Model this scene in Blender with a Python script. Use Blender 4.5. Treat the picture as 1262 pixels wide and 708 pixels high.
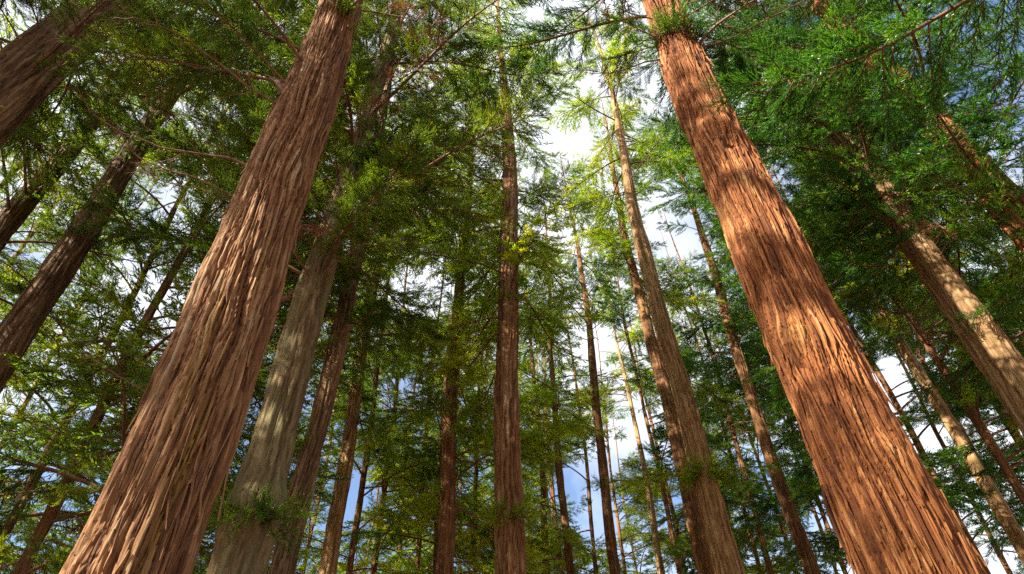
import bpy, math, random
import numpy as np
from mathutils import Matrix, Vector

# ------------------------------------------------------------------ camera, sky, sun
scene = bpy.context.scene
for o in list(bpy.data.objects):
    bpy.data.objects.remove(o)
COL = scene.collection
F, CX, CY = 841.0, 631.0, 354.0            # focal length and centre of the 1262 x 708 photograph, in pixels
VPX, VPY = 609.0, -454.0                   # where the upright trunks converge
zc = np.array([VPX - CX, -(VPY - CY), -F]); zc /= np.linalg.norm(zc)
fc = np.array([0, 0, -1.0])
yr = fc - fc.dot(zc) * zc; yr /= np.linalg.norm(yr)
RC = np.array([np.cross(yr, zc), yr, zc])  # camera -> world rotation
EYE = np.array([0, 0, 1.6])
cam_data = bpy.data.cameras.new('camera')
cam = bpy.data.objects.new('camera', cam_data)
COL.objects.link(cam)
M4 = Matrix(RC.tolist()).to_4x4()
M4.translation = EYE
cam.matrix_world = M4
cam_data.sensor_width = 36.0
cam_data.lens = F / 1262.0 * 36.0
cam_data.clip_start = 0.05
cam_data.clip_end = 3000.0
scene.camera = cam

SUN_AZ, SUN_EL = math.radians(-129), math.radians(38)   # azimuth from +Y towards +X
world = bpy.data.worlds.new('World')
scene.world = world
world.use_nodes = True
wn, wl = world.node_tree.nodes, world.node_tree.links
wn.clear()
wout = wn.new('ShaderNodeOutputWorld')
bg = wn.new('ShaderNodeBackground'); bg.inputs['Strength'].default_value = 0.072
sky = wn.new('ShaderNodeTexSky'); sky.sky_type = 'NISHITA'; sky.sun_disc = False
sky.sun_elevation = SUN_EL; sky.sun_rotation = SUN_AZ % (2 * math.pi)
sky.dust_density = 1.6; sky.ozone_density = 2.2
# thin broken cloud all over the sky
tc = wn.new('ShaderNodeTexCoord')
n1 = wn.new('ShaderNodeTexNoise'); n1.inputs['Scale'].default_value = 1.7
n1.inputs['Detail'].default_value = 6; n1.inputs['Roughness'].default_value = 0.55
cr = wn.new('ShaderNodeValToRGB')
cr.color_ramp.elements[0].position = 0.39; cr.color_ramp.elements[0].color = (0, 0, 0, 1)
cr.color_ramp.elements[1].position = 0.52; cr.color_ramp.elements[1].color = (0.92, 0.92, 0.92, 1)
mx = wn.new('ShaderNodeMixRGB'); mx.inputs['Color2'].default_value = (4.3, 4.45, 4.75, 1)
mpg = wn.new('ShaderNodeMapping'); mpg.inputs['Location'].default_value = (3, 0, 0)
wl.new(tc.outputs['Generated'], mpg.inputs['Vector']); wl.new(mpg.outputs['Vector'], n1.inputs['Vector'])
wl.new(n1.outputs['Fac'], cr.inputs['Fac'])
wl.new(cr.outputs['Color'], mx.inputs['Fac'])
wl.new(sky.outputs['Color'], mx.inputs['Color1'])
wl.new(mx.outputs['Color'], bg.inputs['Color'])
wl.new(bg.outputs['Background'], wout.inputs['Surface'])

sun_data = bpy.data.lights.new('sun', 'SUN')
sun_data.energy = 5.0; sun_data.angle = math.radians(0.5); sun_data.color = (1.0, 0.90, 0.74)
sun = bpy.data.objects.new('sun', sun_data)
COL.objects.link(sun)
to_sun = Vector((math.sin(SUN_AZ) * math.cos(SUN_EL), math.cos(SUN_AZ) * math.cos(SUN_EL), math.sin(SUN_EL)))
sun.rotation_euler = to_sun.to_track_quat('Z', 'Y').to_euler()
sun.location = (-20, -5, 40)

vs = scene.view_settings
vs.view_transform = 'Standard'; vs.look = 'None'; vs.gamma = 1.0; vs.exposure = 2.1
scene.render.engine = 'CYCLES'
scene.cycles.use_denoising = False
scene.cycles.max_bounces = 8
scene.cycles.diffuse_bounces = 4
scene.cycles.transmission_bounces = 4
scene.cycles.transparent_max_bounces = 4
scene.cycles.caustics_reflective = False
scene.cycles.caustics_refractive = False

RNG = np.random.default_rng(7)
rnd = random.Random(11)

# ------------------------------------------------------------------ materials
def new_mat(name):
    m = bpy.data.materials.new(name); m.use_nodes = True
    nt = m.node_tree; nt.nodes.clear()
    out = nt.nodes.new('ShaderNodeOutputMaterial')
    return m, nt, out

def ramp(nt, stops):
    r = nt.nodes.new('ShaderNodeValToRGB')
    e = r.color_ramp.elements
    while len(e) < len(stops):
        e.new(0.5)
    for el, (p, c) in zip(e, stops):
        el.position = p; el.color = (*c, 1)
    return r

def bark_material(name, stops, green=0.0, bump=0.5, fibre=60.0):
    m, nt, out = new_mat(name)
    N, L = nt.nodes, nt.links
    b = N.new('ShaderNodeBsdfPrincipled')
    b.inputs['Roughness'].default_value = 0.85
    b.inputs['Specular IOR Level'].default_value = 0.25
    at = N.new('ShaderNodeAttribute'); at.attribute_name = 'bark'
    sep = N.new('ShaderNodeSeparateColor'); L.new(at.outputs['Color'], sep.inputs['Color'])
    t = N.new('ShaderNodeTexCoord')
    oi = N.new('ShaderNodeObjectInfo')
    def stretched(sx, sz, detail, rough=0.6):
        mp = N.new('ShaderNodeMapping'); mp.inputs['Scale'].default_value = (sx, sx, sz)
        n = N.new('ShaderNodeTexNoise'); n.inputs['Scale'].default_value = 1.0
        n.inputs['Detail'].default_value = detail; n.inputs['Roughness'].default_value = rough
        L.new(t.outputs['Object'], mp.inputs['Vector']); L.new(mp.outputs['Vector'], n.inputs['Vector'])
        return n
    fib = stretched(fibre, fibre / 16, 5, 0.65)
    fine = stretched(fibre * 4, fibre / 5, 3)
    patch = stretched(1.6, 0.7, 4)
    # strip-by-strip tone + fibre + broad patches pick the place on the ramp
    a1 = N.new('ShaderNodeMath'); a1.operation = 'MULTIPLY_ADD'; a1.inputs[1].default_value = 0.55
    L.new(sep.outputs[0], a1.inputs[0])
    a2 = N.new('ShaderNodeMath'); a2.operation = 'MULTIPLY_ADD'; a2.inputs[1].default_value = 0.85
    a2.inputs[2].default_value = -0.24
    L.new(fib.outputs['Fac'], a2.inputs[0])
    L.new(a2.outputs[0], a1.inputs[2])
    a3 = N.new('ShaderNodeMath'); a3.operation = 'MULTIPLY_ADD'; a3.inputs[1].default_value = 0.35
    a4 = N.new('ShaderNodeMath'); a4.operation = 'SUBTRACT'; a4.inputs[1].default_value = 0.175
    L.new(patch.outputs['Fac'], a3.inputs[0]); L.new(a1.outputs[0], a3.inputs[2])
    L.new(a3.outputs[0], a4.inputs[0])
    r = ramp(nt, stops)
    L.new(a4.outputs[0], r.inputs['Fac'])
    # yellow / lichen stains with a shape of their own (attribute G) 
    st = N.new('ShaderNodeMixRGB'); st.inputs['Color2'].default_value = (0.20, 0.12, 0.02, 1)
    L.new(sep.outputs[1], st.inputs['Fac']); L.new(r.outputs['Color'], st.inputs['Color1'])
    col = st
    if green > 0:
        gp = stretched(5.0, 1.2, 5, 0.7)
        gr = ramp(nt, [(0.42, (0, 0, 0)), (0.62, (green, green, green))])
        L.new(gp.outputs['Fac'], gr.inputs['Fac'])
        gm = N.new('ShaderNodeMixRGB'); gm.inputs['Color2'].default_value = (0.115, 0.115, 0.048, 1)
        L.new(gr.outputs['Color'], gm.inputs['Fac']); L.new(col.outputs['Color'], gm.inputs['Color1'])
        col = gm
    L.new(col.outputs['Color'], b.inputs['Base Color'])
    add = N.new('ShaderNodeMath'); add.operation = 'MULTIPLY_ADD'; add.inputs[1].default_value = 0.35
    L.new(fine.outputs['Fac'], add.inputs[0]); L.new(fib.outputs['Fac'], add.inputs[2])
    bp = N.new('ShaderNodeBump'); bp.inputs['Strength'].default_value = bump; bp.inputs['Distance'].default_value = 0.012
    L.new(add.outputs[0], bp.inputs['Height']); L.new(bp.outputs['Normal'], b.inputs['Normal'])
    L.new(b.outputs['BSDF'], out.inputs['Surface'])
    return m

M = {}
M['bark_red'] = bark_material('bark_red', [(0.10, (0.040, 0.013, 0.004)), (0.30, (0.105, 0.033, 0.009)), (0.46, (0.165, 0.058, 0.016)),
                                           (0.58, (0.225, 0.080, 0.022)), (0.74, (0.270, 0.131, 0.046)), (0.92, (0.370, 0.257, 0.136))], bump=0.6)
M['bark_brown'] = bark_material('bark_brown', [(0.10, (0.035, 0.015, 0.006)), (0.32, (0.100, 0.043, 0.016)), (0.50, (0.175, 0.086, 0.034)),
                                               (0.64, (0.215, 0.113, 0.048)), (0.76, (0.270, 0.184, 0.100)), (0.90, (0.280, 0.242, 0.172))], bump=0.6)
M['bark_dark_shaded'] = bark_material('bark_dark_shaded', [(0.10, (0.028, 0.014, 0.006)), (0.32, (0.080, 0.044, 0.020)), (0.55, (0.150, 0.089, 0.042)),
                                             (0.75, (0.200, 0.134, 0.068)), (0.92, (0.240, 0.189, 0.116))], bump=0.8, fibre=45)  # darker bark: shade on the left trunks is put into the colour; D simply dark
M['bark_far'] = bark_material('bark_far', [(0.10, (0.049, 0.021, 0.008)), (0.35, (0.115, 0.051, 0.020)), (0.6, (0.180, 0.086, 0.031)),
                                           (0.9, (0.271, 0.164, 0.075))], bump=0.9, fibre=38)
M['bark_grey'] = bark_material('bark_grey', [(0.10, (0.057, 0.028, 0.012)), (0.35, (0.131, 0.074, 0.031)), (0.6, (0.213, 0.129, 0.056)),
                                             (0.9, (0.295, 0.215, 0.108))], bump=0.9, fibre=42)
M['bark_tan_sunlit'] = bark_material('bark_tan_sunlit', [(0.10, (0.090, 0.044, 0.018)), (0.35, (0.200, 0.110, 0.046)), (0.6, (0.320, 0.194, 0.084)),
                                           (0.9, (0.420, 0.304, 0.152))], bump=0.9, fibre=42)  # lighter bark: the sunlight on these trunks is put into the colour
M['bark_lichen'] = bark_material('bark_lichen', [(0.10, (0.041, 0.022, 0.009)), (0.35, (0.102, 0.064, 0.027)), (0.6, (0.156, 0.107, 0.049)),
                                                 (0.9, (0.213, 0.172, 0.089))], green=0.6, bump=0.9, fibre=42)

def twig_material(name, c1, c2):
    m, nt, out = new_mat(name)
    N, L = nt.nodes, nt.links
    b = N.new('ShaderNodeBsdfPrincipled'); b.inputs['Roughness'].default_value = 0.8
    t = N.new('ShaderNodeTexCoord'); n = N.new('ShaderNodeTexNoise'); n.inputs['Scale'].default_value = 9; n.inputs['Detail'].default_value = 4
    L.new(t.outputs['Object'], n.inputs['Vector'])
    r = ramp(nt, [(0.35, c1), (0.7, c2)]); L.new(n.outputs['Fac'], r.inputs['Fac'])
    L.new(r.outputs['Color'], b.inputs['Base Color']); L.new(b.outputs['BSDF'], out.inputs['Surface'])
    return m
M['twig'] = twig_material('twig', (0.07, 0.03, 0.016), (0.18, 0.08, 0.04))
M['dead_twig'] = twig_material('dead_twig', (0.09, 0.04, 0.024), (0.19, 0.105, 0.065))

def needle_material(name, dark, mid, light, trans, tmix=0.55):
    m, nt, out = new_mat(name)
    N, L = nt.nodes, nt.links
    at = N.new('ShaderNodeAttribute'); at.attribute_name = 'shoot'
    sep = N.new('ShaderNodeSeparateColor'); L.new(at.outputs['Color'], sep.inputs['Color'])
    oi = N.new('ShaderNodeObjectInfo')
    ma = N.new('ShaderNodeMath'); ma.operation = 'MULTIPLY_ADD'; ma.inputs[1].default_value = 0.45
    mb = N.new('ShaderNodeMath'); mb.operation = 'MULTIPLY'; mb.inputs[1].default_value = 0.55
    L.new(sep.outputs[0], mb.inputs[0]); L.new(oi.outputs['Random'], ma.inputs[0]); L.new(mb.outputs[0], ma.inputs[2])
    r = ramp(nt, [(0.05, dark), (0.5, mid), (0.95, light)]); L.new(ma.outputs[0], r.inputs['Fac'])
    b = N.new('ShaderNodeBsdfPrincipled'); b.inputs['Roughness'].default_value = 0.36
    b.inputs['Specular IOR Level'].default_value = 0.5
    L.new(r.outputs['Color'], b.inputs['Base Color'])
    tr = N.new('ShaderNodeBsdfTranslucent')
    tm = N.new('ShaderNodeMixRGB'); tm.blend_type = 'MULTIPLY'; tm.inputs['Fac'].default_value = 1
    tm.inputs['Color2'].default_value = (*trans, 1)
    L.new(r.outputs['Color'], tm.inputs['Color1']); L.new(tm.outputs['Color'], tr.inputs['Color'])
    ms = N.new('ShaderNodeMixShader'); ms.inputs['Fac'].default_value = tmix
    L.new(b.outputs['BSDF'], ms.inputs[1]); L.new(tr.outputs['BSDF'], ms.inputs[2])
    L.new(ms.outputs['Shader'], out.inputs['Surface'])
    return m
M['needles'] = needle_material('needles', (0.022, 0.075, 0.009), (0.08, 0.155, 0.012), (0.26, 0.29, 0.020), (2.2, 1.9, 0.6))
M['needles_yellow_sunlit'] = needle_material('needles_yellow_sunlit', (0.048, 0.125, 0.010), (0.17, 0.27, 0.016), (0.42, 0.43, 0.028), (2.3, 2.0, 0.5), 0.62)  # brighter, yellower needles: sunlight on the centre crowns painted into the colour
M['needles_deep'] = needle_material('needles_deep', (0.013, 0.065, 0.011), (0.042, 0.13, 0.014), (0.19, 0.27, 0.02), (2.2, 2.0, 0.55))
M['needles_dead'] = needle_material('needles_dead', (0.15, 0.055, 0.02), (0.24, 0.10, 0.04), (0.33, 0.17, 0.07), (1.2, 1.0, 0.8), 0.25)

def soil_material():
    m, nt, out = new_mat('forest_floor')
    N, L = nt.nodes, nt.links
    b = N.new('ShaderNodeBsdfPrincipled'); b.inputs['Roughness'].default_value = 0.95
    t = N.new('ShaderNodeTexCoord')
    n = N.new('ShaderNodeTexNoise'); n.inputs['Scale'].default_value = 3.0; n.inputs['Detail'].default_value = 9; n.inputs['Roughness'].default_value = 0.7
    L.new(t.outputs['Object'], n.inputs['Vector'])
    r = ramp(nt, [(0.3, (0.07, 0.04, 0.022)), (0.5, (0.17, 0.095, 0.05)), (0.62, (0.24, 0.14, 0.075)), (0.75, (0.06, 0.09, 0.03))])
    L.new(n.outputs['Fac'], r.inputs['Fac']); L.new(r.outputs['Color'], b.inputs['Base Color'])
    bp = N.new('ShaderNodeBump'); bp.inputs['Distance'].default_value = 0.05
    L.new(n.outputs['Fac'], bp.inputs['Height']); L.new(bp.outputs['Normal'], b.inputs['Normal'])
    L.new(b.outputs['BSDF'], out.inputs['Surface'])
    return m
M['soil'] = soil_material()

# ------------------------------------------------------------------ mesh helpers
def np_mesh(name, verts, faces, mat, attr=None, smooth=True):
    """verts (n,3); faces (m,k) with one k; attr = (name, (n,3) values)"""
    verts = np.asarray(verts, np.float32); faces = np.asarray(faces, np.int32)
    me = bpy.data.meshes.new(name)
    nv, (nf, k) = len(verts), faces.shape
    me.vertices.add(nv); me.vertices.foreach_set('co', verts.ravel())
    me.loops.add(nf * k); me.loops.foreach_set('vertex_index', faces.ravel())
    me.polygons.add(nf)
    me.polygons.foreach_set('loop_start', np.arange(0, nf * k, k, dtype=np.int32))
    me.polygons.foreach_set('use_smooth', np.full(nf, smooth))
    if attr:
        a = me.attributes.new(attr[0], 'FLOAT_COLOR', 'POINT')
        c = np.ones((nv, 4), np.float32); c[:, :attr[1].shape[1]] = attr[1]
        a.data.foreach_set('color', c.ravel())
    me.materials.append(mat)
    me.update(calc_edges=True)
    return me

def link(name, data, parent=None, loc=(0, 0, 0), rot=(0, 0, 0), sc=(1, 1, 1)):
    o = bpy.data.objects.new(name, data)
    COL.objects.link(o)
    o.location = loc; o.rotation_euler = rot; o.scale = sc
    if parent is not None:
        o.parent = parent
    return o

class Tubes:
    """many tapered tubes collected into one mesh of quads"""
    def __init__(self): self.v = []; self.f = []; self.n = 0
    def add(self, pts, rad, k):
        pts = np.asarray(pts, float); rad = np.asarray(rad, float)
        n = len(pts)
        tan = np.gradient(pts, axis=0); tan /= np.linalg.norm(tan, axis=1)[:, None] + 1e-9
        ref = np.array([0.0, 0, 1]) if abs(tan[0, 2]) < 0.9 else np.array([1.0, 0, 0])
        s = np.cross(tan, ref); s /= np.linalg.norm(s, axis=1)[:, None] + 1e-9
        u = np.cross(s, tan)
        a = np.arange(k) * 2 * math.pi / k
        ring = pts[:, None] + rad[:, None, None] * (np.cos(a)[None, :, None] * s[:, None] + np.sin(a)[None, :, None] * u[:, None])
        self.v.append(ring.reshape(-1, 3))
        i, j = np.meshgrid(np.arange(n - 1), np.arange(k), indexing='ij')
        q = np.stack([i * k + j, i * k + (j + 1) % k, (i + 1) * k + (j + 1) % k, (i + 1) * k + j], -1).reshape(-1, 4)
        self.f.append(q + self.n); self.n += n * k
    def mesh(self, name, mat, attr=True):
        v = np.concatenate(self.v); f = np.concatenate(self.f)
        return np_mesh(name, v, f, mat)

# ------------------------------------------------------------------ bark relief
def hash2(i, j, s):
    x = np.sin(i * 127.1 + j * 311.7 + s * 74.7) * 43758.5453
    return x - np.floor(x)

def voronoi(u, v, ncol, s):
    """cells on a grid that wraps in u after ncol columns: (dist, edge, tone, du, dv)"""
    iu, iv = np.floor(u), np.floor(v)
    f1 = np.full(u.shape, 9.0); f2 = np.full(u.shape, 9.0)
    tone = np.zeros(u.shape); cu = np.zeros(u.shape); cv = np.zeros(u.shape)
    for a in (-1, 0, 1):
        for b in (-1, 0, 1):
            gi, gj = iu + a, iv + b
            w = np.mod(gi, ncol)
            px = gi + 0.1 + 0.8 * hash2(w, gj, s); py = gj + hash2(w, gj, s + 3.3)
            dx, dy = u - px, v - py
            d = np.sqrt(dx * dx + 0.8 * dy * dy)
            near = d < f1
            f2 = np.where(near, f1, np.minimum(f2, d))
            tone = np.where(near, hash2(w, gj, s + 9.1), tone)
            cu = np.where(near, dx, cu); cv = np.where(near, dy, cv)
            f1 = np.where(near, d, f1)
    return f1, f2 - f1, tone, cu, cv

def wave(th, z, s):
    r = random.Random(s)
    out = 0
    for k in range(6):
        m = r.randint(1, 3); fz = r.uniform(0.5, 2.6); p = r.uniform(0, 6.28); a = r.uniform(0.3, 1.0)
        out = out + a * np.sin(m * th + fz * z + p) / (1 + 0.5 * k)
    return out

def bark(th, z, R, s, amp=1.0, spiral=0.0, knots=(), wid=0.036, lon=0.42):
    """relief in metres and strip tone on a trunk of radius about R; th angle, z height"""
    th = th.copy(); zz = z.copy()
    lump = np.zeros(th.shape)
    for (kt, kz, ka, kr) in knots:
        dth = np.mod(th - kt + math.pi, 2 * math.pi) - math.pi
        d2 = (dth * R / kr) ** 2 + ((z - kz) / (kr * 1.5)) ** 2
        g = np.exp(-d2)
        lump += ka * g - 0.5 * ka * np.exp(-d2 * 7) + 0.25 * ka * np.sin(np.sqrt(d2) * 9) * np.exp(-d2 * 0.8)
        th = th - 0.45 * dth * np.exp(-d2 * 0.6)           # fibres flow round the knot
    th = th + spiral * z + 0.055 * wave(th, z, s) * (0.3 / R)
    circ = 2 * math.pi * R
    h = np.zeros(th.shape)
    nc = max(6, round(circ / (wid * 2.3)))
    u = th / (2 * math.pi) * nc; v = zz / (lon * 3.2) + 0.35 * wave(th, z * 0.7, s + 5) * 0.4
    _, e, t1, cu, cv = voronoi(u, v + hash2(np.mod(np.floor(u), nc), 0, s) * 5, nc, s)
    h += 0.016 * (t1 - 0.5) - 0.034 * np.exp(-e * 9) + 0.010 * cu * (t1 - 0.5)
    nc2 = max(10, round(circ / wid))
    u = th / (2 * math.pi) * nc2; v = zz / lon
    _, e2, t2, cu2, cv2 = voronoi(u + 0.25 * np.sin(v * 5 + t1 * 6), v + hash2(np.mod(np.floor(u), nc2), 1, s) * 5, nc2, s + 20)
    h += 0.014 * (t2 - 0.5) - 0.017 * np.exp(-e2 * 8) + 0.009 * cu2 * (hash2(t2 * 91, t1 * 7, 1) - 0.4) - 0.006 * cv2 * t2
    nc3 = max(16, round(circ / (wid * 0.42)))
    u = th / (2 * math.pi) * nc3; v = zz / (lon * 0.9)
    _, e3, t3, cu3, cv3 = voronoi(u + 0.4 * np.sin(v * 3 + t2 * 9), v + hash2(np.mod(np.floor(u), nc3), 2, s) * 5, nc3, s + 40)
    h += 0.006 * (t3 - 0.5) - 0.006 * np.exp(-e3 * 6)
    tone = 0.42 * t2 + 0.33 * t3 + 0.25 * t1
    tone = 0.5 + (tone - 0.5) * 1.75
    return h * amp + lump, np.clip(tone, 0, 1)

# ------------------------------------------------------------------ trees: trunks
GOLD = 2.399963
TREES = []

class Trunk:
    """an upright trunk: measured radii, slight bow, bark relief"""
    def __init__(self, az, D, prof, H, seed):
        self.az, self.D, self.H, self.seed = math.radians(az), D, H, seed
        self.prof = prof
        self.base = np.array([D * math.sin(self.az), D * math.cos(self.az), 0.0])
    def r(self, z):
        hs = [p[0] for p in self.prof]; rs = [p[1] for p in self.prof]
        hh = hs + [self.H]; rr = rs + [0.012]
        r = np.interp(z, hh, rr)
        r = r * (1 + 0.022 * np.sin(np.asarray(z) * 2.1 + self.seed * 3) + 0.016 * np.sin(np.asarray(z) * 4.7 + self.seed))
        return r + 0.35 * rs[0] * np.exp(-np.asarray(z) / 0.35)
    def off(self, z):
        s = self.seed
        z = np.asarray(z, float)
        k = np.clip(z / 12, 0, 1.5)
        return (0.09 * k * np.sin(z * 0.30 + s) + 0.014 * np.sin(z * 1.3 + 2 * s), 0.09 * k * np.sin(z * 0.27 + s * 1.7))

def project(p):
    c = RC.T @ (np.asarray(p) - EYE)
    if c[2] > -0.05:
        return None
    return CX + F * c[0] / -c[2], CY - F * c[1] / -c[2], -c[2]

def trunk_mesh(t, mat, nseg, zs, amp, spiral=0.0, knots=(), stains=(), wid=0.036, lon=0.42):
    th = np.linspace(0, 2 * math.pi, nseg, endpoint=False)
    TH, Z = np.meshgrid(th, zs)
    Rz = t.r(zs)
    Rm = float(np.interp(8.0, zs, Rz))
    h, tone = bark(TH, Z, Rm, t.seed, amp, spiral, knots, wid, lon)
    flut = 0.03 * np.sin(TH * 3 + t.seed + 0.12 * Z) + 0.02 * np.sin(TH * 5 + 2.1 * t.seed + 0.2 * Z)
    fade = np.clip(Rz / Rm, 0.1, 1)[:, None]
    rr = Rz[:, None] * (1 + flut) + h * fade
    ox, oy = t.off(zs)
    V = np.stack([rr * np.sin(TH) + ox[:, None], -rr * np.cos(TH) + oy[:, None], Z], -1).reshape(-1, 3)
    stain = np.zeros(TH.shape)
    for (st, sz, sw, sl, sa) in stains:
        d = ((TH - st + math.pi) % (2 * math.pi) - math.pi) * Rm
        g = np.exp(-(d / sw) ** 2 - ((Z - sz) / sl) ** 2)
        stain = np.maximum(stain, sa * np.clip(g * 1.8 * (0.4 + tone), 0, 1))
    n = len(zs)
    i, j = np.meshgrid(np.arange(n - 1), np.arange(nseg), indexing='ij')
    f = np.stack([i * nseg + j, i * nseg + (j + 1) % nseg, (i + 1) * nseg + (j + 1) % nseg, (i + 1) * nseg + j], -1).reshape(-1, 4)
    at = np.stack([tone.ravel(), stain.ravel(), np.zeros(tone.size)], -1)
    return np_mesh('trunk', V, f, mat, ('bark', at), smooth=nseg < 200)

# ------------------------------------------------------------------ branches and needle sprays (a few of each, shared)
def unit(v): return v / (np.linalg.norm(v) + 1e-9)

class Needles:
    def __init__(self, coarse=False): self.tri = []; self.col = []; self.coarse = coarse
    def shoot(self, p, d, l, rng, up=0.25, n=None, nl=0.032, nw=0.0085, shift=0.0):
        """a curved cord of awl-shaped needles"""
        if self.coarse:
            nl, nw = 0.072, 0.0190; n = max(5, int(l / 0.023))
        n = n or max(7, int(l / 0.0095))
        t = np.linspace(0.02, 1, n)
        d = unit(d)
        side = unit(np.cross(d, [0, 0, 1.0]) + 1e-3)
        nrm = np.cross(side, d)
        pos = p + np.outer(t * l, d) + np.outer(up * l * t * t, [0, 0, 1.0])
        tan = d + np.outer(2 * up * t, [0, 0, 1.0]); tan /= np.linalg.norm(tan, axis=1)[:, None]
        a = np.arange(n) * GOLD + rng.uniform(0, 6.28)
        rad = np.cos(a)[:, None] * side + np.sin(a)[:, None] * nrm
        ln = nl * (1.0 - 0.45 * t) * rng.uniform(0.75, 1.25, n)
        tip = pos + (tan * 0.92 + rad * 0.48) * ln[:, None]
        wv = np.cross(tan, rad); wv /= np.linalg.norm(wv, axis=1)[:, None] + 1e-9
        w = (nw * rng.uniform(0.7, 1.2, n))[:, None] * 0.5
        self.tri.append(np.stack([pos - wv * w, pos + wv * w, tip], 1).reshape(-1, 3))
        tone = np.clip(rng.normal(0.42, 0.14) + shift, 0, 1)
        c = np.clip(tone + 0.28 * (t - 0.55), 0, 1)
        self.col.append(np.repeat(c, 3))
        # the cord itself
        e = p + d * l + np.array([0, 0, up * l]); m = p + d * l * 0.5 + np.array([0, 0, up * l * 0.25])
        for wv2 in (side, nrm):
            k = 0.0032
            self.tri.append(np.array([p - wv2 * k, p + wv2 * k, m + wv2 * k * .8, p - wv2 * k, m + wv2 * k * .8, m - wv2 * k * .8,
                                      m - wv2 * k * .8, m + wv2 * k * .8, e]))
            self.col.append(np.full(9, tone * 0.8))
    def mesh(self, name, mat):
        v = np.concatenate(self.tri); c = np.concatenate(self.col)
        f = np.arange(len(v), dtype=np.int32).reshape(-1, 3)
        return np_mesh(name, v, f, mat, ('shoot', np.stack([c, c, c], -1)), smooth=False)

def axis(L, n, rise, sag, tip, rng, wob=0.05):
    t = np.linspace(0, 1, n)
    x = L * t
    z = L * (rise * t - sag * t ** 2 + tip * t ** 3)
    y = L * wob * (np.sin(t * rng.uniform(3, 6) + rng.uniform(0, 6)) - 0.0) * t
    return np.stack([x, y, z], -1), t

def live_branch(seed, L=2.9, dens=1.0, rise=0.25, sag=0.55, tip=0.3, first=0.28, coarse=False):
    rng = np.random.default_rng(seed)
    tb, nd = Tubes(), Needles(coarse)
    ax, t = axis(L, 14, rise, sag, tip, rng)
    tb.add(ax, 0.025 * (L / 2.9) * (1 - t) ** 0.8 + 0.003, 6)
    nsec = int((24 if coarse else 27) * dens * L / 2.9 * (1 - first) / 0.72) + 3
    for i in range(nsec):
        ts = first + (1 - first) * ((i + rng.uniform(0, 0.9)) / nsec)
        p0 = np.array([np.interp(ts, t, ax[:, k]) for k in range(3)])
        tg = unit(np.array([np.interp(min(1, ts + 0.03), t, ax[:, k]) - np.interp(ts - 0.03, t, ax[:, k]) for k in range(3)]))
        sd = 1 if i % 2 else -1
        lat = unit(np.cross([0, 0, 1.0], tg)) * sd
        d = unit(tg * rng.uniform(0.35, 1.0) + lat * rng.uniform(0.5, 1.1) + np.array([0, 0, rng.uniform(-0.8, 0.2)]))
        l2 = L * rng.uniform(0.16, 0.37) * (1.12 - 0.58 * ts)
        if ts > 0.93:
            d = unit(tg + lat * 0.25 + np.array([0, 0, rng.uniform(-.1, .2)])); l2 *= 0.8
        s = np.linspace(0, 1, 6)
        droop = rng.uniform(0.15, 0.6)
        sec = p0 + np.outer(s * l2, d) + np.outer(l2 * (-droop * s ** 2 + 0.65 * droop * s ** 3), [0, 0, 1.0])
        tb.add(sec, 0.0065 * (1 - s) ** 0.8 + 0.0016, 4)
        sec_tone = rng.normal(0, 0.16)
        nt_ = max(5, int(l2 / (0.054 if coarse else 0.032) * dens))
        for j in range(nt_):
            q = 0.10 + 0.90 * (j + rng.uniform(0, 0.8)) / nt_
            pp = np.array([np.interp(q, s, sec[:, k]) for k in range(3)])
            tg2 = unit(sec[min(5, int(q * 5) + 1)] - sec[int(min(q, .999) * 5)])
            l2t = unit(np.cross(tg2, [0, 0, 1.0])) * (1 if j % 2 else -1)
            # tassels: shoots sweep forward along the twig and hang a little
            d3 = unit(tg2 + l2t * rng.uniform(0.2, 0.75) + np.array([0, 0, rng.uniform(-0.55, 0.25)]))
            l3 = rng.uniform(0.12, 0.26) * (1.15 - 0.5 * q)
            nd.shoot(pp, d3, l3, rng, rng.uniform(0.05, 0.35), shift=sec_tone)
            for m in range(rng.integers(1, 3 if coarse else 4)):
                p3 = pp + d3 * l3 * rng.uniform(0.1, 0.6)
                d4 = unit(d3 + rng.normal(0, 0.38, 3) + np.array([0, 0, -0.08]))
                nd.shoot(p3, d4, l3 * rng.uniform(0.45, 0.8), rng, rng.uniform(0.1, 0.35), shift=sec_tone)
        nd.shoot(sec[-1], unit(sec[-1] - sec[-2]), rng.uniform(0.10, 0.2), rng, 0.25, shift=sec_tone)
    return tb, nd

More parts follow.
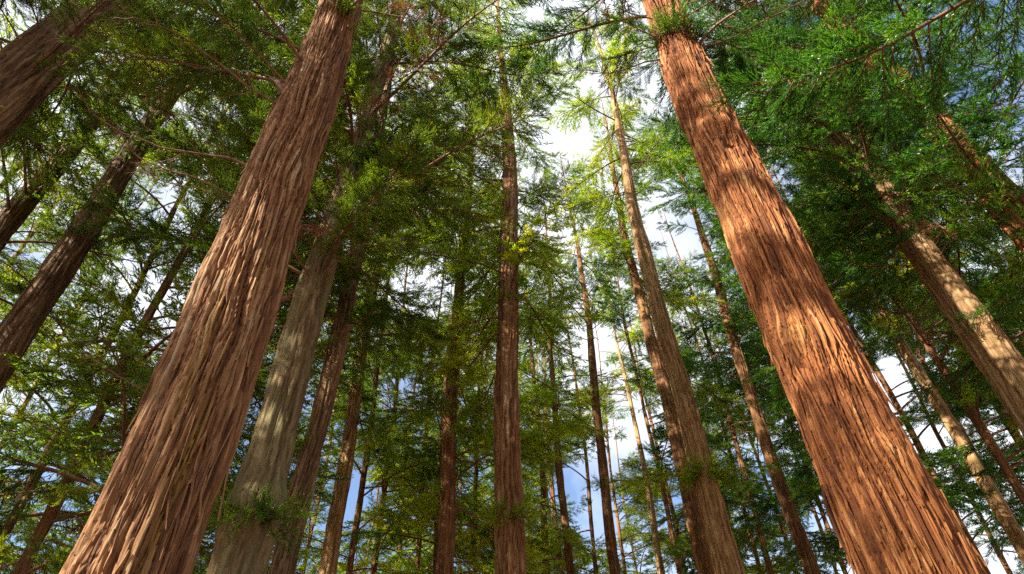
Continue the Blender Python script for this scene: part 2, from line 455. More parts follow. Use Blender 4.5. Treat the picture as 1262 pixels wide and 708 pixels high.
def bare_branch(seed, L=2.2):
    rng = np.random.default_rng(seed)
    tb = Tubes()
    ax, t = axis(L, 16, rng.uniform(-0.05, 0.35), rng.uniform(0.2, 0.7), rng.uniform(0.1, 0.45), rng, 0.10)
    ax[2:] += np.cumsum(rng.normal(0, 0.010 * L, (14, 3)), axis=0) * 0.6
    tb.add(ax, 0.019 * (1 - t) ** 0.9 + 0.003, 6)
    for i in range(rng.integers(9, 15)):
        ts = rng.uniform(0.15, 0.97)
        p0 = np.array([np.interp(ts, t, ax[:, k]) for k in range(3)])
        d = unit(np.array([rng.uniform(0.2, 1), rng.choice([-1, 1]) * rng.uniform(0.3, 1), rng.uniform(-0.7, 0.5)]))
        l2 = L * rng.uniform(0.10, 0.34) * (1.1 - 0.6 * ts)
        s = np.linspace(0, 1, 7)
        sec = p0 + np.outer(s * l2, d) + np.outer(l2 * rng.uniform(-0.3, 0.3) * s ** 2, [0, 0, 1.0]) + np.vstack([np.zeros((1, 3)), np.cumsum(rng.normal(0, 0.02 * l2, (6, 3)), axis=0)])
        tb.add(sec, 0.006 * (1 - s) ** 0.7 + 0.0018, 4)
        for j in range(rng.integers(1, 5)):
            q = rng.uniform(0.2, 0.95)
            pp = np.array([np.interp(q, s, sec[:, k]) for k in range(3)])
            d3 = unit(d + rng.normal(0, 0.6, 3)); l3 = l2 * rng.uniform(0.2, 0.5)
            s3 = np.linspace(0, 1, 4)
            tb.add(pp + np.outer(s3 * l3, d3), 0.0028 * (1 - s3) + 0.001, 3)
    return tb

def sprout(seed):
    """tuft of short shoots growing straight out of the bark"""
    rng = np.random.default_rng(seed)
    tb, nd = Tubes(), Needles()
    for k in range(9):
        d = unit(np.array([rng.uniform(0.5, 1), rng.uniform(-0.9, 0.9), rng.uniform(-0.5, 0.6)]))
        l = rng.uniform(0.22, 0.6)
        s = np.linspace(0, 1, 6)
        ax = np.outer(s * l, d) + np.outer(-0.22 * l * s ** 2, [0, 0, 1.0]) + np.array([-0.03, 0, 0])
        tb.add(ax, 0.005 * (1 - s) + 0.0015, 4)
        for j in range(int(l / 0.035)):
            q = rng.uniform(0.25, 1)
            pp = np.array([np.interp(q, s, ax[:, c]) for c in range(3)])
            nd.shoot(pp, unit(d + rng.normal(0, 0.6, 3)), rng.uniform(0.09, 0.2), rng, rng.uniform(0.0, 0.35))
    return tb, nd

BR_L = 2.9
LIVE, LIVE_FAR = [], []
for k in range(18):
    r = random.Random(100 + k)
    tb, nd = live_branch(200 + k, BR_L, r.uniform(0.85, 1.15), r.uniform(0.12, 0.42), r.uniform(0.45, 0.75), r.uniform(0.2, 0.42), r.uniform(0.14, 0.32), k >= 9)
    fol = nd.mesh('needle_spray', M['needles'])
    print('spray tris', len(fol.polygons))
    (LIVE if k < 9 else LIVE_FAR).append((tb.mesh('branch', M['twig']), fol))
DEADFOL = []
for k in range(2):
    tb, nd = live_branch(300 + k, 1.1, 0.55, 0.1, 0.8, 0.1, 0.3)
    DEADFOL.append((tb.mesh('dead_branch', M['dead_twig']), nd.mesh('dead_spray', M['needles_dead'])))
BARE = [bare_branch(400 + k).mesh('bare_branch', M['dead_twig']) for k in range(8)]
SPROUT = []
for k in range(4):
    tb, nd = sprout(500 + k)
    SPROUT.append((tb.mesh('sprout', M['twig']), nd.mesh('sprout_spray', M['needles'])))

def strip_mesh(seed):
    """a loose strip of fibrous bark, 0.4 m long, hanging from its upper end"""
    rng = np.random.default_rng(seed)
    n, L, w, th = 12, 0.52, 0.021 * rng.uniform(0.6, 1.2), 0.003
    s = np.linspace(0, 1, n)
    half = w / 2 * np.sin(np.clip(s * 0.94 + 0.06, 0, 1) * math.pi) ** 0.45 * rng.uniform(0.8, 1.15, n)
    lift = rng.uniform(0.002, 0.018) * np.clip((s - 0.45) / 0.55, 0, 1) ** 2 + 0.003 * np.sin(s * 9 + rng.uniform(0, 6))
    drift = 0.014 * np.sin(s * rng.uniform(1, 4) + rng.uniform(0, 6)); drift -= drift[0]
    V = []
    for i in range(n):
        z = -L * s[i]
        for (sx, dy) in ((-1, 0.004), (0, -0.003), (1, 0.004)):
            V.append((drift[i] + sx * half[i], -lift[i] + dy, z))
        for (sx, dy) in ((1, 0.004 + th), (-1, 0.004 + th)):
            V.append((drift[i] + sx * half[i], -lift[i] + dy, z))
    Fq = []
    for i in range(n - 1):
        for j in range(5):
            a, b = i * 5 + j, i * 5 + (j + 1) % 5
            Fq.append((a, a + 5, b + 5, b))
    tone = np.full(len(V), 0.0)
    tone[:] = rng.uniform(0.1, 0.72)
    return np.array(V), np.array(Fq), np.stack([tone, tone * 0, tone * 0], -1)

def knot_mesh(mat, seed):
    """short broken branch stub with a ragged collar"""
    rng = np.random.default_rng(seed)
    t = Tubes()
    s = np.linspace(0, 1, 7)
    ax = np.stack([s * 0.13, 0.02 * np.sin(s * 2), 0.03 * s], -1)
    t.add(ax, np.array([0.050, 0.034, 0.026, 0.023, 0.021, 0.018, 0.004]) * rng.uniform(0.9, 1.1, 7), 10)
    for k in range(5):
        a = rng.uniform(0, 6.28); s = np.linspace(0, 1, 4)
        p = np.array([0.11, 0.014 * math.cos(a), 0.03 + 0.014 * math.sin(a)])
        t.add(p + np.outer(s * rng.uniform(0.03, 0.09), unit(np.array([1, rng.normal(0, .25), rng.normal(0, .25)]))), 0.005 * (1 - s) + 0.001, 4)
    return t.mesh('branch_stub', mat)
STUB = [knot_mesh(M['twig'], 600 + k) for k in range(3)]

STRIPS = {}
for mk in ('bark_red', 'bark_brown'):
    STRIPS[mk] = []
    for k in range(10):
        V, Fq, at = strip_mesh(700 + k)
        STRIPS[mk].append(np_mesh('bark_strip', V, Fq, M[mk], ('bark', at), smooth=False))

# ------------------------------------------------------------------ ground
gx = np.linspace(-1, 1, 121); gx = np.sign(gx) * (np.abs(gx) ** 3) * 1500
X, Y = np.meshgrid(gx, gx)
Rr = np.hypot(X, Y)
Zg = 0.06 * np.sin(X * 0.9 + 1) * np.cos(Y * 0.7) + 0.03 * np.sin(X * 2.3 + Y * 1.7) - 0.07
n = len(gx)
i, j = np.meshgrid(np.arange(n - 1), np.arange(n - 1), indexing='ij')
fq = np.stack([i * n + j, i * n + j + 1, (i + 1) * n + j + 1, (i + 1) * n + j], -1).reshape(-1, 4)
g = link('ground', np_mesh('ground', np.stack([X.ravel(), Y.ravel(), Zg.ravel()], -1), fq, M['soil']))
g['kind'] = 'structure'

# ------------------------------------------------------------------ tree table
# key: (azimuth deg, distance m, [(height, radius)...], total height, crown base, branch length, branch count, bark, clear-below pixel row)
T = {}
def tree(key, az, D, d0, d1, H, cb, bl, nb, bark_, clear=None, bare=4, label='', group=None, hs=(4, 14)):
    T[key] = dict(t=Trunk(az, D, [(0, d0 / 2 * 1.06), (hs[0], d0 / 2), (hs[1], d1 / 2)], H, len(T) * 1.37 + 1), cb=cb, bl=bl, nb=nb, bark=bark_,
                  clear=clear, bare=bare, veil=0 if D < 5 else (26 if key[:2] in ('C', 'G', 'F', 'Q', 'fi', 'U', 'D') else 16), label=label, group=group)
FAR = 'slender cedars standing farther back'
SAME = 'slender reddish brown cedar trunk farther back, half hidden by green foliage'
tree('A', -30.4, 4.3, .645, .575, 27, 10.3, 2.3, 15, 'bark_brown', 120, 3, 'thick brown cedar with long vertical bark furrows, a yellow streak and loose flakes', hs=(4, 10))
tree('B', 30.0, 4.9, .645, .60, 28, 10.9, 2.4, 30, 'bark_red', 62, 2, 'thick orange-red cedar in full sun with shaggy bark, knots and a curled strip', hs=(4, 10))
tree('C', -22.6, 6.2, .47, .38, 27, 7.6, 2.2, 30, 'bark_lichen', 345, 5, 'pale grey-green lichen-stained cedar trunk beside the thick brown furrowed one', hs=(4, 8))
tree('D', -19.5, 8.4, .31, .26, 25, 8.5, 2.0, 24, 'bark_dark_shaded', 420, 6, 'dark narrow cedar trunk standing right beside the pale lichen-stained one')
tree('E', -16.0, 14.0, .40, .30, 29, 11.0, 2.3, 36, 'bark_tan_sunlit', 420, 5, 'straight light brown cedar behind the dark narrow trunk and the lichen-stained one')
tree('F', -6.2, 13.0, .38, .30, 29, 8.0, 2.2, 42, 'bark_far', 560, 4, 'brown cedar wrapped in bright yellow-green foliage beside the dark upright one')
tree('G', -0.6, 10.0, .47, .42, 30, 10.2, 2.3, 46, 'bark_brown', 345, 4, 'straight upright brown cedar with tufted sprouts on its stem, sunlit along one edge', hs=(5, 15))
tree('Hh', 2.1, 20.0, .26, .2, 27, 7.5, 1.8, 28, 'bark_far', None, 5, SAME, FAR)
tree('I', 3.4, 24.0, .26, .2, 28, 9.0, 1.8, 28, 'bark_far', None, 5, SAME, FAR)
tree('J', 4.3, 17.5, .25, .2, 27, 9.0, 1.9, 30, 'bark_far', None, 7, 'thin cedar with many short bare side branches all along its stem')
tree('K', 8.2, 17.5, .32, .28, 29, 16.5, 1.9, 30, 'bark_far', 300, 8, 'slim bare reddish cedar stem standing alone in front of bright sky')
tree('L', 11.6, 24.0, .27, .24, 29, 18.0, 1.9, 26, 'bark_tan_sunlit', 400, 8, 'very thin pale cedar stem beside the slim bare reddish one')
tree('Mm', 15.1, 16.5, .46, .34, 31, 17.0, 2.1, 30, 'bark_far', 330, 5, 'brown cedar pressed close against a thicker sunlit tan trunk', hs=(8, 18))
tree('N', 16.9, 13.2, .52, .40, 33, 18.5, 2.2, 30, 'bark_tan_sunlit', 130, 6, 'tall tan-grey cedar, twin of a thinner brown one, with a leafy tuft on its stem', hs=(7, 16))
tree('O', 23.2, 17.5, .36, .32, 30, 15.0, 2.1, 34, 'bark_far', 330, 6, 'tall brown cedar between the twin trunks and the thick orange-red one', hs=(8, 18))
tree('P', 20.3, 20.0, .2, .17, 26, 15.0, 1.6, 26, 'bark_far', None, 6, SAME, FAR)
tree('P2', 13.4, 26.0, .24, .2, 27, 14.0, 1.7, 24, 'bark_far', None, 5, SAME, FAR)
tree('Q', 41.8, 9.9, .52, .44, 28, 9.8, 2.3, 46, 'bark_grey', 345, 4, 'thick grey-brown cedar behind the orange-red one, crown hidden in dark foliage', hs=(6, 12))
tree('R', 36.9, 15.6, .31, .25, 28, 12.5, 2.0, 34, 'bark_tan_sunlit', 400, 6, 'thin tan cedar stem between the orange-red trunk and the thick grey-brown one', hs=(7, 13))
tree('S', 37.4, 21.0, .22, .18, 28, 13.0, 1.9, 30, 'bark_far', None, 6, SAME, FAR)
tree('Tt', 40.2, 19.0, .24, .2, 28, 11.0, 2.0, 32, 'bark_far', None, 5, SAME, FAR)
tree('U', 49.3, 10.3, .58, .50, 29, 7.5, 2.6, 56, 'bark_red', None, 3, 'stout cedar smothered in dark green boughs, orange bark showing in sunlit patches', hs=(6, 14))
tree('V', -45.2, 10.6, .52, .42, 28, 13.0, 2.4, 24, 'bark_dark_shaded', 180, 8, 'dull brown shaded cedar trunk with dead twigs, leafy collar and bare upper stem', hs=(7, 14))
tree('W', -49.9, 12.0, .46, .38, 28, 8.5, 2.4, 38, 'bark_dark_shaded', None, 8, 'dim cedar trunk veiled by feathery foliage beside the dull brown shaded one')
tree('Xx', -56.8, 7.6, .77, .70, 30, 9.0, 2.5, 28, 'bark_dark_shaded', 170, 5, 'massive dark shaded cedar trunk with coarse ridged bark under drooping boughs', hs=(6, 14))
# filling trees behind, seen only as foliage and scraps of stem
FILL = 'cedar seen only as feathery green boughs between nearer trunks'
FG = 'cedars filling the gaps between nearer trunks'
for k, (az, D, cb, nb, bl) in enumerate([(-31.0, 9.5, 4.0, 46, 2.5), (-39.0, 13.5, 4.5, 40, 2.5), (-33.5, 16, 6.0, 40, 2.3), (-27.0, 12.5, 6.0, 44, 2.3),
                                       (-24.6, 18, 6.5, 34, 2.2), (-12.4, 18, 9.0, 38, 2.3), (-10.2, 24, 9.0, 34, 2.2), (-3.6, 20, 9.5, 36, 2.1),
                                       (-13.0, 30, 12, 28, 2.4), (0.8, 31, 13, 28, 2.4), (9.8, 33, 14, 26, 2.4), (18.4, 28, 13, 28, 2.3), (25.6, 22, 10, 34, 2.2),
                                       (27.6, 15, 8.5, 40, 2.2), (31.5, 11, 8.5, 40, 2.2), (33.9, 18, 8.0, 34, 2.2), (43.8, 15, 6.5, 42, 2.3), (46.0, 21, 8.0, 34, 2.3),
                                       (-53.0, 15, 6.0, 36, 2.4), (-42.0, 21, 9.0, 34, 2.4), (-48.0, 18.5, 7.5, 34, 2.4), (-7.0, 16.5, 11, 34, 2.1),
                                       (-36.5, 10.5, 3.5, 40, 2.4), (-18.0, 22, 8.0, 34, 2.3), (-14.4, 16, 7.0, 34, 2.0), (-8.6, 19, 7.5, 34, 2.2), (-1.9, 26, 10, 30, 2.3), (6.3, 23, 9.5, 32, 2.1),
                                       (21.8, 25, 10, 32, 2.3), (28.9, 19, 8.5, 36, 2.3), (38.6, 13, 5.5, 40, 2.2), (35.6, 24, 10, 30, 2.3), (42.3, 25, 10, 30, 2.4), (13.0, 20, 9.5, 28, 2.0),
                                       (9.0, 27, 11, 30, 2.4), (16.0, 25, 10, 30, 2.3), (19.4, 23, 10, 30, 2.2), (2.7, 28, 11, 30, 2.4), (-5.0, 27, 11, 30, 2.4), (25.0, 29, 11, 30, 2.4)]):
    cb = min(cb, 1.2 + 0.42 * D)
    tree('fill%d' % k, az, D, .18, .15, 26 + (k * 37 % 5), cb, bl, nb, 'bark_far', None, 3, FILL, FG)
tree('edge_left', -66, 9.0, .5, .4, 27, 5.0, 2.6, 30, 'bark_brown', None, 3, 'cedar whose low boughs reach in beside the massive dark shaded trunk')
tree('edge_left2', -78, 8.5, .5, .4, 28, 6.0, 2.7, 28, 'bark_brown', None, 3, 'cedar added out of view past the massive dark trunk, shading it')  # out-of-frame tree added only to shade the left trunks
def azd(x, y): return math.degrees(math.atan2(x, y)), math.hypot(x, y)
tree('back1', *azd(-6.8, -2.2), .5, .4, 26, 13.0, 2.2, 9, 'bark_brown', None, 3, 'unseen cedar added behind the viewpoint, crown dappling the orange-red trunk')  # added out of view so that its crown dapples the sunlight
tree('back2', *azd(-12.5, -6.5), .5, .4, 28, 12.0, 2.5, 28, 'bark_brown', None, 3, 'unseen cedar added farther behind the viewpoint to break up the sunlight')  # second unseen crown, added to break up the sunlight
tree('back3', *azd(-11.5, -0.5), .5, .4, 28, 8.0, 2.8, 26, 'bark_dark_shaded', None, 3, 'dense unseen cedar added between the massive dark trunk and the sun')  # unseen shade tree, added to keep sun off the left trunks
tree('back4', *azd(-13.5, 2.6), .5, .4, 30, 9.0, 2.8, 34, 'bark_dark_shaded', None, 3, 'dense unseen cedar added on the sunward side, its crown shading the dim trunks')  # another unseen tree, there only for the shade it throws on the left
tree('edge_right', 70, 6.2, .5, .42, 27, 6.5, 2.5, 48, 'bark_red', None, 2, 'cedar whose near feathery boughs hang before the smothered stout trunk')

SHORT = {'Xx': 'massive dark shaded trunk', 'W': 'dim veiled trunk', 'V': 'dull brown shaded trunk', 'A': 'thick brown furrowed trunk', 'C': 'lichen-stained trunk',
         'D': 'dark narrow trunk', 'E': 'straight light brown trunk', 'F': 'leaf-wrapped brown trunk', 'G': 'sprouting upright trunk', 'K': 'slim bare reddish stem',
         'N': 'tan-grey twin trunk', 'O': 'tall plain brown trunk', 'B': 'thick orange-red trunk', 'R': 'thin tan stem', 'Q': 'thick grey-brown trunk', 'U': 'smothered stout trunk'}
order = sorted(SHORT, key=lambda k: T[k]['t'].az)
for key, d in T.items():
    if not key.startswith('fill'):
        continue
    lo = [k for k in order if T[k]['t'].az <= d['t'].az]; hi = [k for k in order if T[k]['t'].az > d['t'].az]
    far = 'distant leafy cedar' if d['t'].D > 19 else 'leafy cedar'
    if lo and hi:
        d['label'] = '%s seen between the %s and the %s' % (far, SHORT[lo[-1]], SHORT[hi[0]])
    else:
        d['label'] = '%s beside the %s' % (far, SHORT[(lo or hi)[-1 if lo else 0]])
NEAR = {'A': (288, 0.0075), 'B': (288, 0.0085)}
MIDK = {'C': 112, 'D': 72, 'E': 56, 'F': 56, 'G': 96, 'N': 80, 'Mm': 64, 'O': 56, 'Q': 112, 'U': 96, 'V': 112, 'W': 80, 'Xx': 160}
KNOTS = {'A': [(0.75, 6.75, 0.035, 0.17), (-0.9, 7.6, 0.03, 0.15), (-0.2, 4.9, 0.014, 0.10), (1.1, 9.0, 0.03, 0.14)],
         'C': [(-0.9, 4.6, .05, .16), (0.1, 4.65, .06, .17), (1.0, 4.7, .05, .15), (0.4, 6.9, .03, .12)], 'G': [(-0.6, 7.0, .05, .16), (0.7, 7.1, .05, .15), (-.2, 11.2, .05, .14)],
         'N': [(-0.8, 10.4, .06, .2), (0.5, 10.5, .06, .2)], 'V': [(0.2, 11.2, .06, .2), (-1, 11.3, .06, .2)], 'Q': [(0.3, 8.2, .04, .2)],
         'B': [(0.1, 8.35, 0.036, 0.20), (-0.15, 5.1, 0.028, 0.17), (0.55, 4.05, 0.022, 0.075), (1.15, 4.25, 0.03, 0.12), (-0.9, 6.6, 0.016, 0.12)]}
STAIN = {'A': [(0.15, 3.75, 0.035, 0.45, 0.65), (-0.35, 4.6, 0.03, 0.5, 0.4), (0.3, 5.6, 0.02, 0.3, 0.4)], 'B': [(-0.15, 5.15, 0.09, 0.12, 0.22)]}

# rows of the photograph where a trunk is in plain view, so that no nearer bough hangs across it
PROT = []
for key, d in T.items():
    if d['clear'] is None:
        continue
    t = d['t']
    pts = []
    for z in np.arange(2.5, t.H, 0.5):
        q = project(t.base + np.array([0, 0, z]))
        if q is None or q[1] < d['clear']:
            continue
        pts.append((q[1], q[0], float(t.r(z)) * F / q[2] * 1.12))
    pts.sort()
    if len(pts) > 1:
        PROT.append((key, t.D, np.array(pts)))
# openings where plain sky shows between the crowns: x, y, radius, share of boughs kept
GAPS = [(690, 175, 34, .15), (838, 285, 34, .15), (440, 615, 36, .3), (815, 110, 30, .3), (745, 560, 30, .4), (735, 640, 34, .4), (1010, 415, 34, .3), (790, 520, 26, .4),
        (1090, 470, 36, .3), (1135, 555, 26, .3), (185, 360, 40, .4), (60, 480, 40, .5), (520, 355, 36, .4), (720, 420, 26, .4), (955, 225, 26, .3), (30, 240, 26, .5),
        (840, 590, 28, .5), (500, 480, 26, .5), (935, 560, 26, .4), (1010, 640, 24, .4), (690, 285, 30, .5), (230, 250, 34, .4), (700, 590, 24, .5)]

def blocked(pts, key, D):
    """does a bough through these world points hang in front of a trunk that the photograph shows clear?"""
    for p in pts:
        q = project(p)
        if q is None:
            continue
        d = math.hypot(p[0], p[1])
        for (k2, D2, arr) in PROT:
            if k2 == key or d > D2 - 0.1:
                if not (k2 == key and d < D2 - 0.3):
                    continue
            if arr[0, 0] <= q[1] <= arr[-1, 0] + 40:
                cx = np.interp(q[1], arr[:, 0], arr[:, 1]); hw = np.interp(q[1], arr[:, 0], arr[:, 2])
                if abs(q[0] - cx) < hw + 0.22 * F / q[2]:
                    return True
        for (gx_, gy_, gr_, keep) in GAPS:
            if (q[0] - gx_) ** 2 + (q[1] - gy_) ** 2 < gr_ ** 2 and rnd.random() > keep:
                return True
    return False

N_BR = 0
HUED = {}
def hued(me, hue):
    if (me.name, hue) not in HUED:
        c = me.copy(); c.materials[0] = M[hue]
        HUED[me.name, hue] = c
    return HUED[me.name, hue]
def add_branch(root, t, name, data, fol, z, ang, sc, pitch, flat=1.0):
    """a bough rooted on the bark at height z, pointing ang away from the side that faces the camera"""
    global N_BR
    ox, oy = t.off(z)
    r = float(t.r(z)) * 0.80
    loc = (math.sin(ang) * r + float(ox), -math.cos(ang) * r + float(oy), z)
    b = link(name, data, root, loc, (rnd.uniform(-.35, .35), -pitch, ang - math.pi / 2), (sc, sc, sc * flat))
    if fol is not None:
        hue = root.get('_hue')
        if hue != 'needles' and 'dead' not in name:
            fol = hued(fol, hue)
        f = link('foliage', fol, b); f['kind'] = 'stuff'
    N_BR += 1
    return b

def bough_points(t, z, ang, L, pitch):
    c, s = math.cos(-t.az), math.sin(-t.az)
    dx, dy = math.sin(ang), -math.cos(ang)
    wx, wy = dx * c - dy * s, dx * s + dy * c
    out = []
    for q in (0.3, 0.5, 0.7, 0.9, 1.0):
        out.append(t.base + np.array([wx * L * q * math.cos(pitch), wy * L * q * math.cos(pitch),
                                      z + L * (q * math.sin(pitch) + 0.25 * q - 0.6 * q * q + 0.3 * q ** 3)]))
    return out

HUE = {k: 'needles_yellow_sunlit' for k in ('E', 'F', 'G', 'Hh', 'J', 'N', 'Mm', 'L', 'fill5', 'fill7', 'fill9', 'fill11', 'fill25', 'fill30', 'fill24', 'fill34', 'fill35', 'fill37', 'fill38')}
HUE.update({k: 'needles_deep' for k in ('B', 'Q', 'U', 'R', 'S', 'Tt', 'O', 'P', 'fill12', 'fill13', 'fill14', 'fill15', 'fill16', 'fill17', 'fill29', 'fill32', 'fill33', 'edge_right', 'K')})
# ------------------------------------------------------------------ build the trees
def build(key, d):
    t = d['t']
    root = link('cedar_tree', None, None, t.base, (0, 0, -t.az))
    root['label'] = d['label']; root['category'] = 'tree'
    if d['group']:
        root['group'] = d['group']
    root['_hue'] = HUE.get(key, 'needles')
    if key in NEAR:
        nseg, dz = NEAR[key]
        zs = [-0.15, 0.3, 0.8, 1.3, 1.8, 2.3, 2.6]
        z, zt = 2.75, 12.5
        while z < zt:
            zs.append(z); z += dz * (1 + (z - 2.75) * 0.36)
        zs += list(np.arange(zt, t.H, 0.4)) + [t.H]
        wid, lon = (0.038, 0.75) if key == 'A' else (0.033, 0.56)
        me = trunk_mesh(t, M[d['bark']], nseg, np.array(zs), 1.15 if key == 'A' else 1.0, 0.03 if key == 'A' else -0.02, KNOTS[key], STAIN[key], wid, lon)
    elif key in MIDK:
        zs = np.concatenate([[-0.15, 0.3, 1, 2], np.arange(2.6, 18, 0.055), np.arange(18.2, t.H, 0.5), [t.H]])
        me = trunk_mesh(t, M[d['bark']], MIDK[key], zs, 1.1, 0.02, KNOTS.get(key, ()), (), 0.05, 0.55)
    else:
        zs = np.concatenate([[-0.15, 0.3, 1, 2], np.arange(2.6, t.H, 0.16), [t.H]])
        me = trunk_mesh(t, M[d['bark']], 24, zs, 0.8, 0.02, (), (), 0.07, 0.8)
    tr = link('trunk', me, root)
    # loose strips of bark on the two near trunks
    if key in NEAR:
        r = random.Random(key)
        for k in range(120 if key == 'B' else 110):
            z = 3.0 + 7.5 * r.random() ** 1.5
            a = r.uniform(-1.75, 1.75)
            hh, _ = bark(np.array([a]), np.array([z]), float(t.r(8.0)), t.seed, 1.0, 0.0, KNOTS[key], 0.04, 0.5)
            ox, oy = t.off(z)
            rad = float(t.r(z)) * (1 + 0.03 * math.sin(a * 3 + t.seed + 0.12 * z) + 0.02 * math.sin(a * 5 + 2.1 * t.seed + 0.2 * z)) + 0.004
            s = r.uniform(0.35, 1.25)
            link('bark_strip', r.choice(STRIPS[d['bark']]), tr, (math.sin(a) * rad + float(ox), -math.cos(a) * rad + float(oy), z),
                 (r.uniform(-.03, .02), r.uniform(-.09, .09), a), (r.uniform(0.6, 1.25), r.uniform(0.8, 1.6), s * r.choice((1, 1, 1, -1))))
    # live boughs
    H, cb = t.H, d['cb']
    seedr = random.Random(key + 'b')
    a0 = seedr.uniform(0, 6.28)
    fill = key.startswith('fill')
    nb = int(d['nb'] * ((1.2 if t.D < 14 else 1.3) if fill else 1.25))
    for k in range(nb):
        u = (k + seedr.uniform(0, 0.8)) / nb
        z = cb + (H - 0.6 - cb) * u ** (1.08 if fill else 0.92)
        prof = min(1.0, 0.72 + 2.2 * u) * (1 - u) ** 0.6 + 0.24
        for attempt in range(3):
            ang = a0 + k * GOLD + seedr.uniform(-0.5, 0.5) + attempt * 2.1
            L = d['bl'] * prof * seedr.uniform(0.75, 1.2)
            pitch = 0.10 + 0.55 * u + seedr.uniform(-0.18, 0.18)
            if not blocked(bough_points(t, z, ang, L, pitch), key, t.D):
                w, f = seedr.choice(LIVE if t.D < 9 else LIVE_FAR)
                add_branch(root, t, 'branch', w, f, z, ang, L / BR_L * 1.12, pitch)
                break
    # short leafy boughs close to the stem
    for k in range(d['veil']):
        z = cb - 1.0 + (H * 0.75 - cb) * seedr.random()
        ang = seedr.uniform(-1.9, 1.9)
        L = seedr.uniform(0.6, 1.25)
        q = project(t.base + np.array([0, 0, z]))
        if q is None or (d['clear'] and q[1] > d['clear']) or blocked(bough_points(t, z, ang, L, 0.1)[:3], key, t.D):
            continue
        w, f = seedr.choice(LIVE if t.D < 9 else LIVE_FAR)
        add_branch(root, t, 'branch', w, f, z, ang, L / BR_L * 1.1, seedr.uniform(-0.2, 0.5))
    # scattered leafy boughs lower down the stem
    for k in range(10 if t.D > 12 and not fill else 0):
        z = seedr.uniform(0.40 * t.D, cb)
        ang = seedr.uniform(0, 6.28)
        L = seedr.uniform(0.7, 1.6)
        if z > cb or blocked(bough_points(t, z, ang, L, 0.0), key, t.D):
            continue
        w, f = seedr.choice(LIVE_FAR)
        add_branch(root, t, 'branch', w, f, z, ang, L / BR_L * 1.1, seedr.uniform(-0.2, 0.3))
    # bare boughs below and inside the crown
    for k in range(d['bare']):
        z = seedr.uniform(max(3.2, cb - 7.5), cb + 3)
        ang = seedr.uniform(0, 6.28)
        L = seedr.uniform(0.8, 2.0)
        if blocked(bough_points(t, z, ang, L, 0.1)[:3], key, t.D):
            continue
        add_branch(root, t, 'bare_branch', seedr.choice(BARE), None, z, ang, L / 2.2, seedr.uniform(-0.1, 0.4))
    return root

ROOT = {}
for key, d in T.items():
    ROOT[key] = build(key, d)

# ------------------------------------------------------------------ details that the photograph shows on single trees
def height_at(key, py):
    """height on a trunk that appears on picture row py"""
    t = T[key]['t']
    lo, hi = 1.7, t.H
    for _ in range(40):
        m = (lo + hi) / 2
        q = project(t.base + np.array([0, 0, m]))
        if q is None or q[1] < py: hi = m
        else: lo = m
    return lo
def put(kind, key, py, ang, size=1.0, pitch=0.1):
    t, root = T[key]['t'], ROOT[key]
    z = height_at(key, py)
    if kind == 'sprout':
        w, f = rnd.choice(SPROUT); add_branch(root, t, 'sprout', w, f, z, ang, size, pitch)
    elif kind == 'bare':
        add_branch(root, t, 'bare_branch', rnd.choice(BARE), None, z, ang, size / 2.2, pitch)
    elif kind == 'live':
        w, f = rnd.choice(LIVE); add_branch(root, t, 'branch', w, f, z, ang, size / BR_L, pitch)
    elif kind == 'dead':
        w, f = rnd.choice(DEADFOL); add_branch(root, t, 'dead_branch', w, f, z, ang, size, pitch)
    elif kind == 'stub':
        add_branch(root, t, 'branch_stub', rnd.choice(STUB), None, z, ang, size, pitch)
put('bare', 'A', 262, -1.6, 1.2, 0.35); put('bare', 'A', 258, -1.9, 1.2, 0.5)
put('sprout', 'A', 262, -1.5, 0.7); put('bare', 'A', 500, -1.6, 0.55, 0.0); put('stub', 'A', 140, -1.4, 1.6, 0.6); put('stub', 'A', 360, 1.4, 1.2, 0.5)
put('live', 'A', 130, -1.3, 1.6, 0.2); put('live', 'A', 105, -1.0, 1.9, 0.1); put('live', 'A', 80, -1.7, 2.1, 0.2); put('live', 'A', 110, -2.0, 2.2, 0.1)
put('stub', 'B', 575, 1.3, 0.75, 0.5); put('stub', 'B', 205, 0.1, 1.3, 0.2); put('bare', 'B', 62, -1.3, 1.3, 0.15); put('bare', 'B', 66, 1.4, 2.0, 0.3)
put('bare', 'B', 60, 1.9, 2.0, 0.45)
for k in range(6): put('sprout', 'B', 50 + 3 * k, 0.4 * k - 0.6, 0.9, 0.3)
for k in range(9): put('live', 'B', 48 - 4 * k, -2.0 + 0.62 * k, 0.9 + 0.12 * k, 0.25)
for k in range(5): put('live', 'Q', 330 - 18 * k, -1.4 + 0.6 * k, 1.3, 0.0)
for k in range(5): put('dead', 'B', 30 - 5 * k, -1.5 + 0.8 * k, 0.9, 0.0)
for k in range(7): put('sprout', 'C', 640 + 6 * (k % 3), -1.4 + 0.45 * k, 0.75, 0.0)
for k in range(5): put('sprout', 'G', 640 + 8 * (k % 2), -1.2 + 0.6 * k, 0.8, 0.0)
for k in range(3): put('sprout', 'G', 376, -1.2 + 1.1 * k, 0.6, 0.0)
for k in range(7): put('sprout', 'N', 585 + 8 * (k % 2), -1.5 + 0.5 * k, 1.1, 0.0)
put('live', 'N', 580, -1.4, 1.6, 0.0); put('live', 'N', 590, 1.4, 1.4, 0.0)
for k in range(4): put('sprout', 'V', 300, -1.5 + 0.9 * k, 0.9, 0.0)
for k in range(5): put('dead', 'U', 60 + 40 * k, -1.2 + 0.7 * k, 1.1, -0.2)
put('dead', 'A', 20, 1.2, 1.0, 0.2); put('dead', 'Q', 250, -0.6, 0.9, -0.2); put('dead', 'Q', 300, 0.6, 0.9, -0.3)
for py in (330, 420, 520, 610): put('sprout', 'F', py, rnd.uniform(-1.4, 1.4), 1.1)
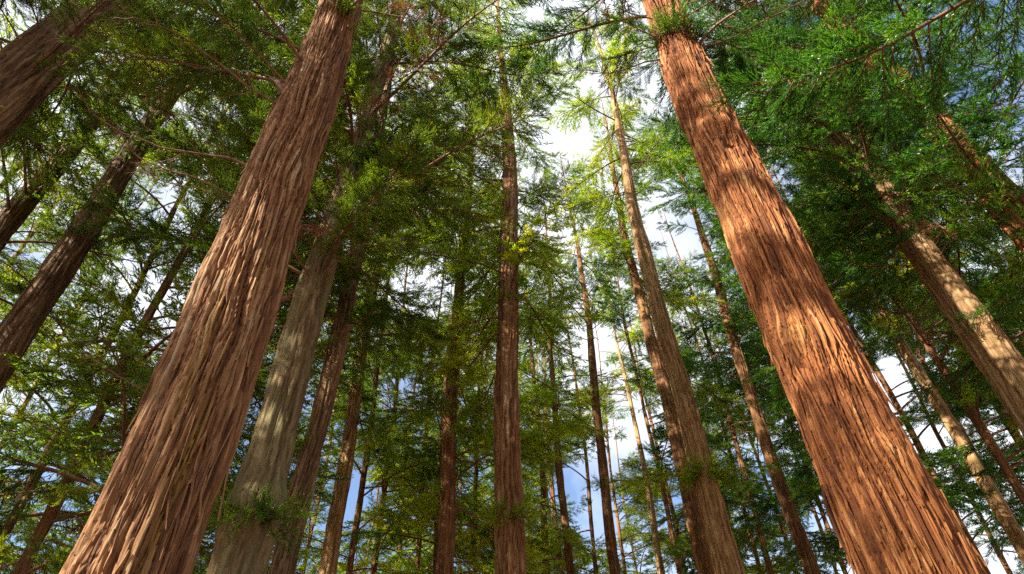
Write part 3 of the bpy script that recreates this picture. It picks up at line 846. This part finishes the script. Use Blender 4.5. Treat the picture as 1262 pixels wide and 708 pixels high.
for py in (440, 560, 640): put('sprout', 'D', py, rnd.uniform(-1.4, 1.4), 0.9)
for py in (400, 520): put('sprout', 'E', py, rnd.uniform(-1.4, 1.4), 1.0)
for key, y0, y1, nn in (('C', 330, 30, 46), ('G', 335, 60, 30), ('F', 560, 200, 14), ('E', 400, 150, 12), ('D', 430, 150, 12), ('U', 280, 20, 14), ('Q', 345, 150, 40),
                        ('W', 300, 40, 10), ('V', 175, 40, 10), ('Xx', 130, 10, 18), ('Mm', 330, 150, 10), ('O', 330, 180, 10)):
    for k in range(nn):
        t = T[key]['t']
        py = y0 + (y1 - y0) * (k + rnd.random() * 0.7) / nn
        w, f = rnd.choice(LIVE if t.D < 9 else LIVE_FAR)
        L = rnd.uniform(0.7, 1.7) 
        add_branch(ROOT[key], t, 'branch', w, f, height_at(key, py), rnd.choice((-1, 1)) * rnd.uniform(0.25, 1.3), L / BR_L, rnd.uniform(-0.15, 0.4))
for key, d in T.items():
    if d['t'].D < 15 and key not in ('A', 'B', 'back1', 'back2'):
        for k in range(4):
            t = d['t']
            w, f = rnd.choice(DEADFOL)
            z = rnd.uniform(d['cb'], d['cb'] + 7); ang = rnd.uniform(-2, 2)
            if not blocked(bough_points(t, z, ang, 1.0, 0.0), key, t.D):
                add_branch(ROOT[key], t, 'dead_branch', w, f, z, ang, rnd.uniform(0.7, 1.3), rnd.uniform(-0.3, 0.2))
put('sprout', 'K', 600, -0.5, 1.0); put('sprout', 'L', 600, 0.5, 1.0)

def curled_strip():
    """the long strip of bark that has come away from the sunlit trunk"""
    t = T['B']['t']; z = height_at('B', 585)
    tb = Tubes()
    s = np.linspace(0, 1, 14)
    a = -1.45 + 0.25 * s
    rad = float(t.r(z)) + 0.012 + 0.022 * np.sin(s * math.pi)
    pts = np.stack([np.sin(a) * rad, -np.cos(a) * rad, z - 0.62 * s], -1)
    tb.add(pts, 0.005 + 0.012 * np.sin(np.clip(s * .9 + .1, 0, 1) * math.pi), 6)
    me = tb.mesh('bark_strip', M['bark_red'])
    tr = [c for c in ROOT['B'].children if c.name.startswith('trunk')][0]
    o = link('bark_strip', me, tr); o['label'] = 'long curled strip of reddish bark peeling off'
curled_strip()
print('boughs', N_BR, 'trees', len(T))

for o in ROOT.values():
    del o['_hue']

print('TRIS', {k: sum(len(p.polygons) for p in bpy.data.meshes if p.name.startswith(k)) for k in ('needle_spray','trunk','branch','sprout','bare','bark')})
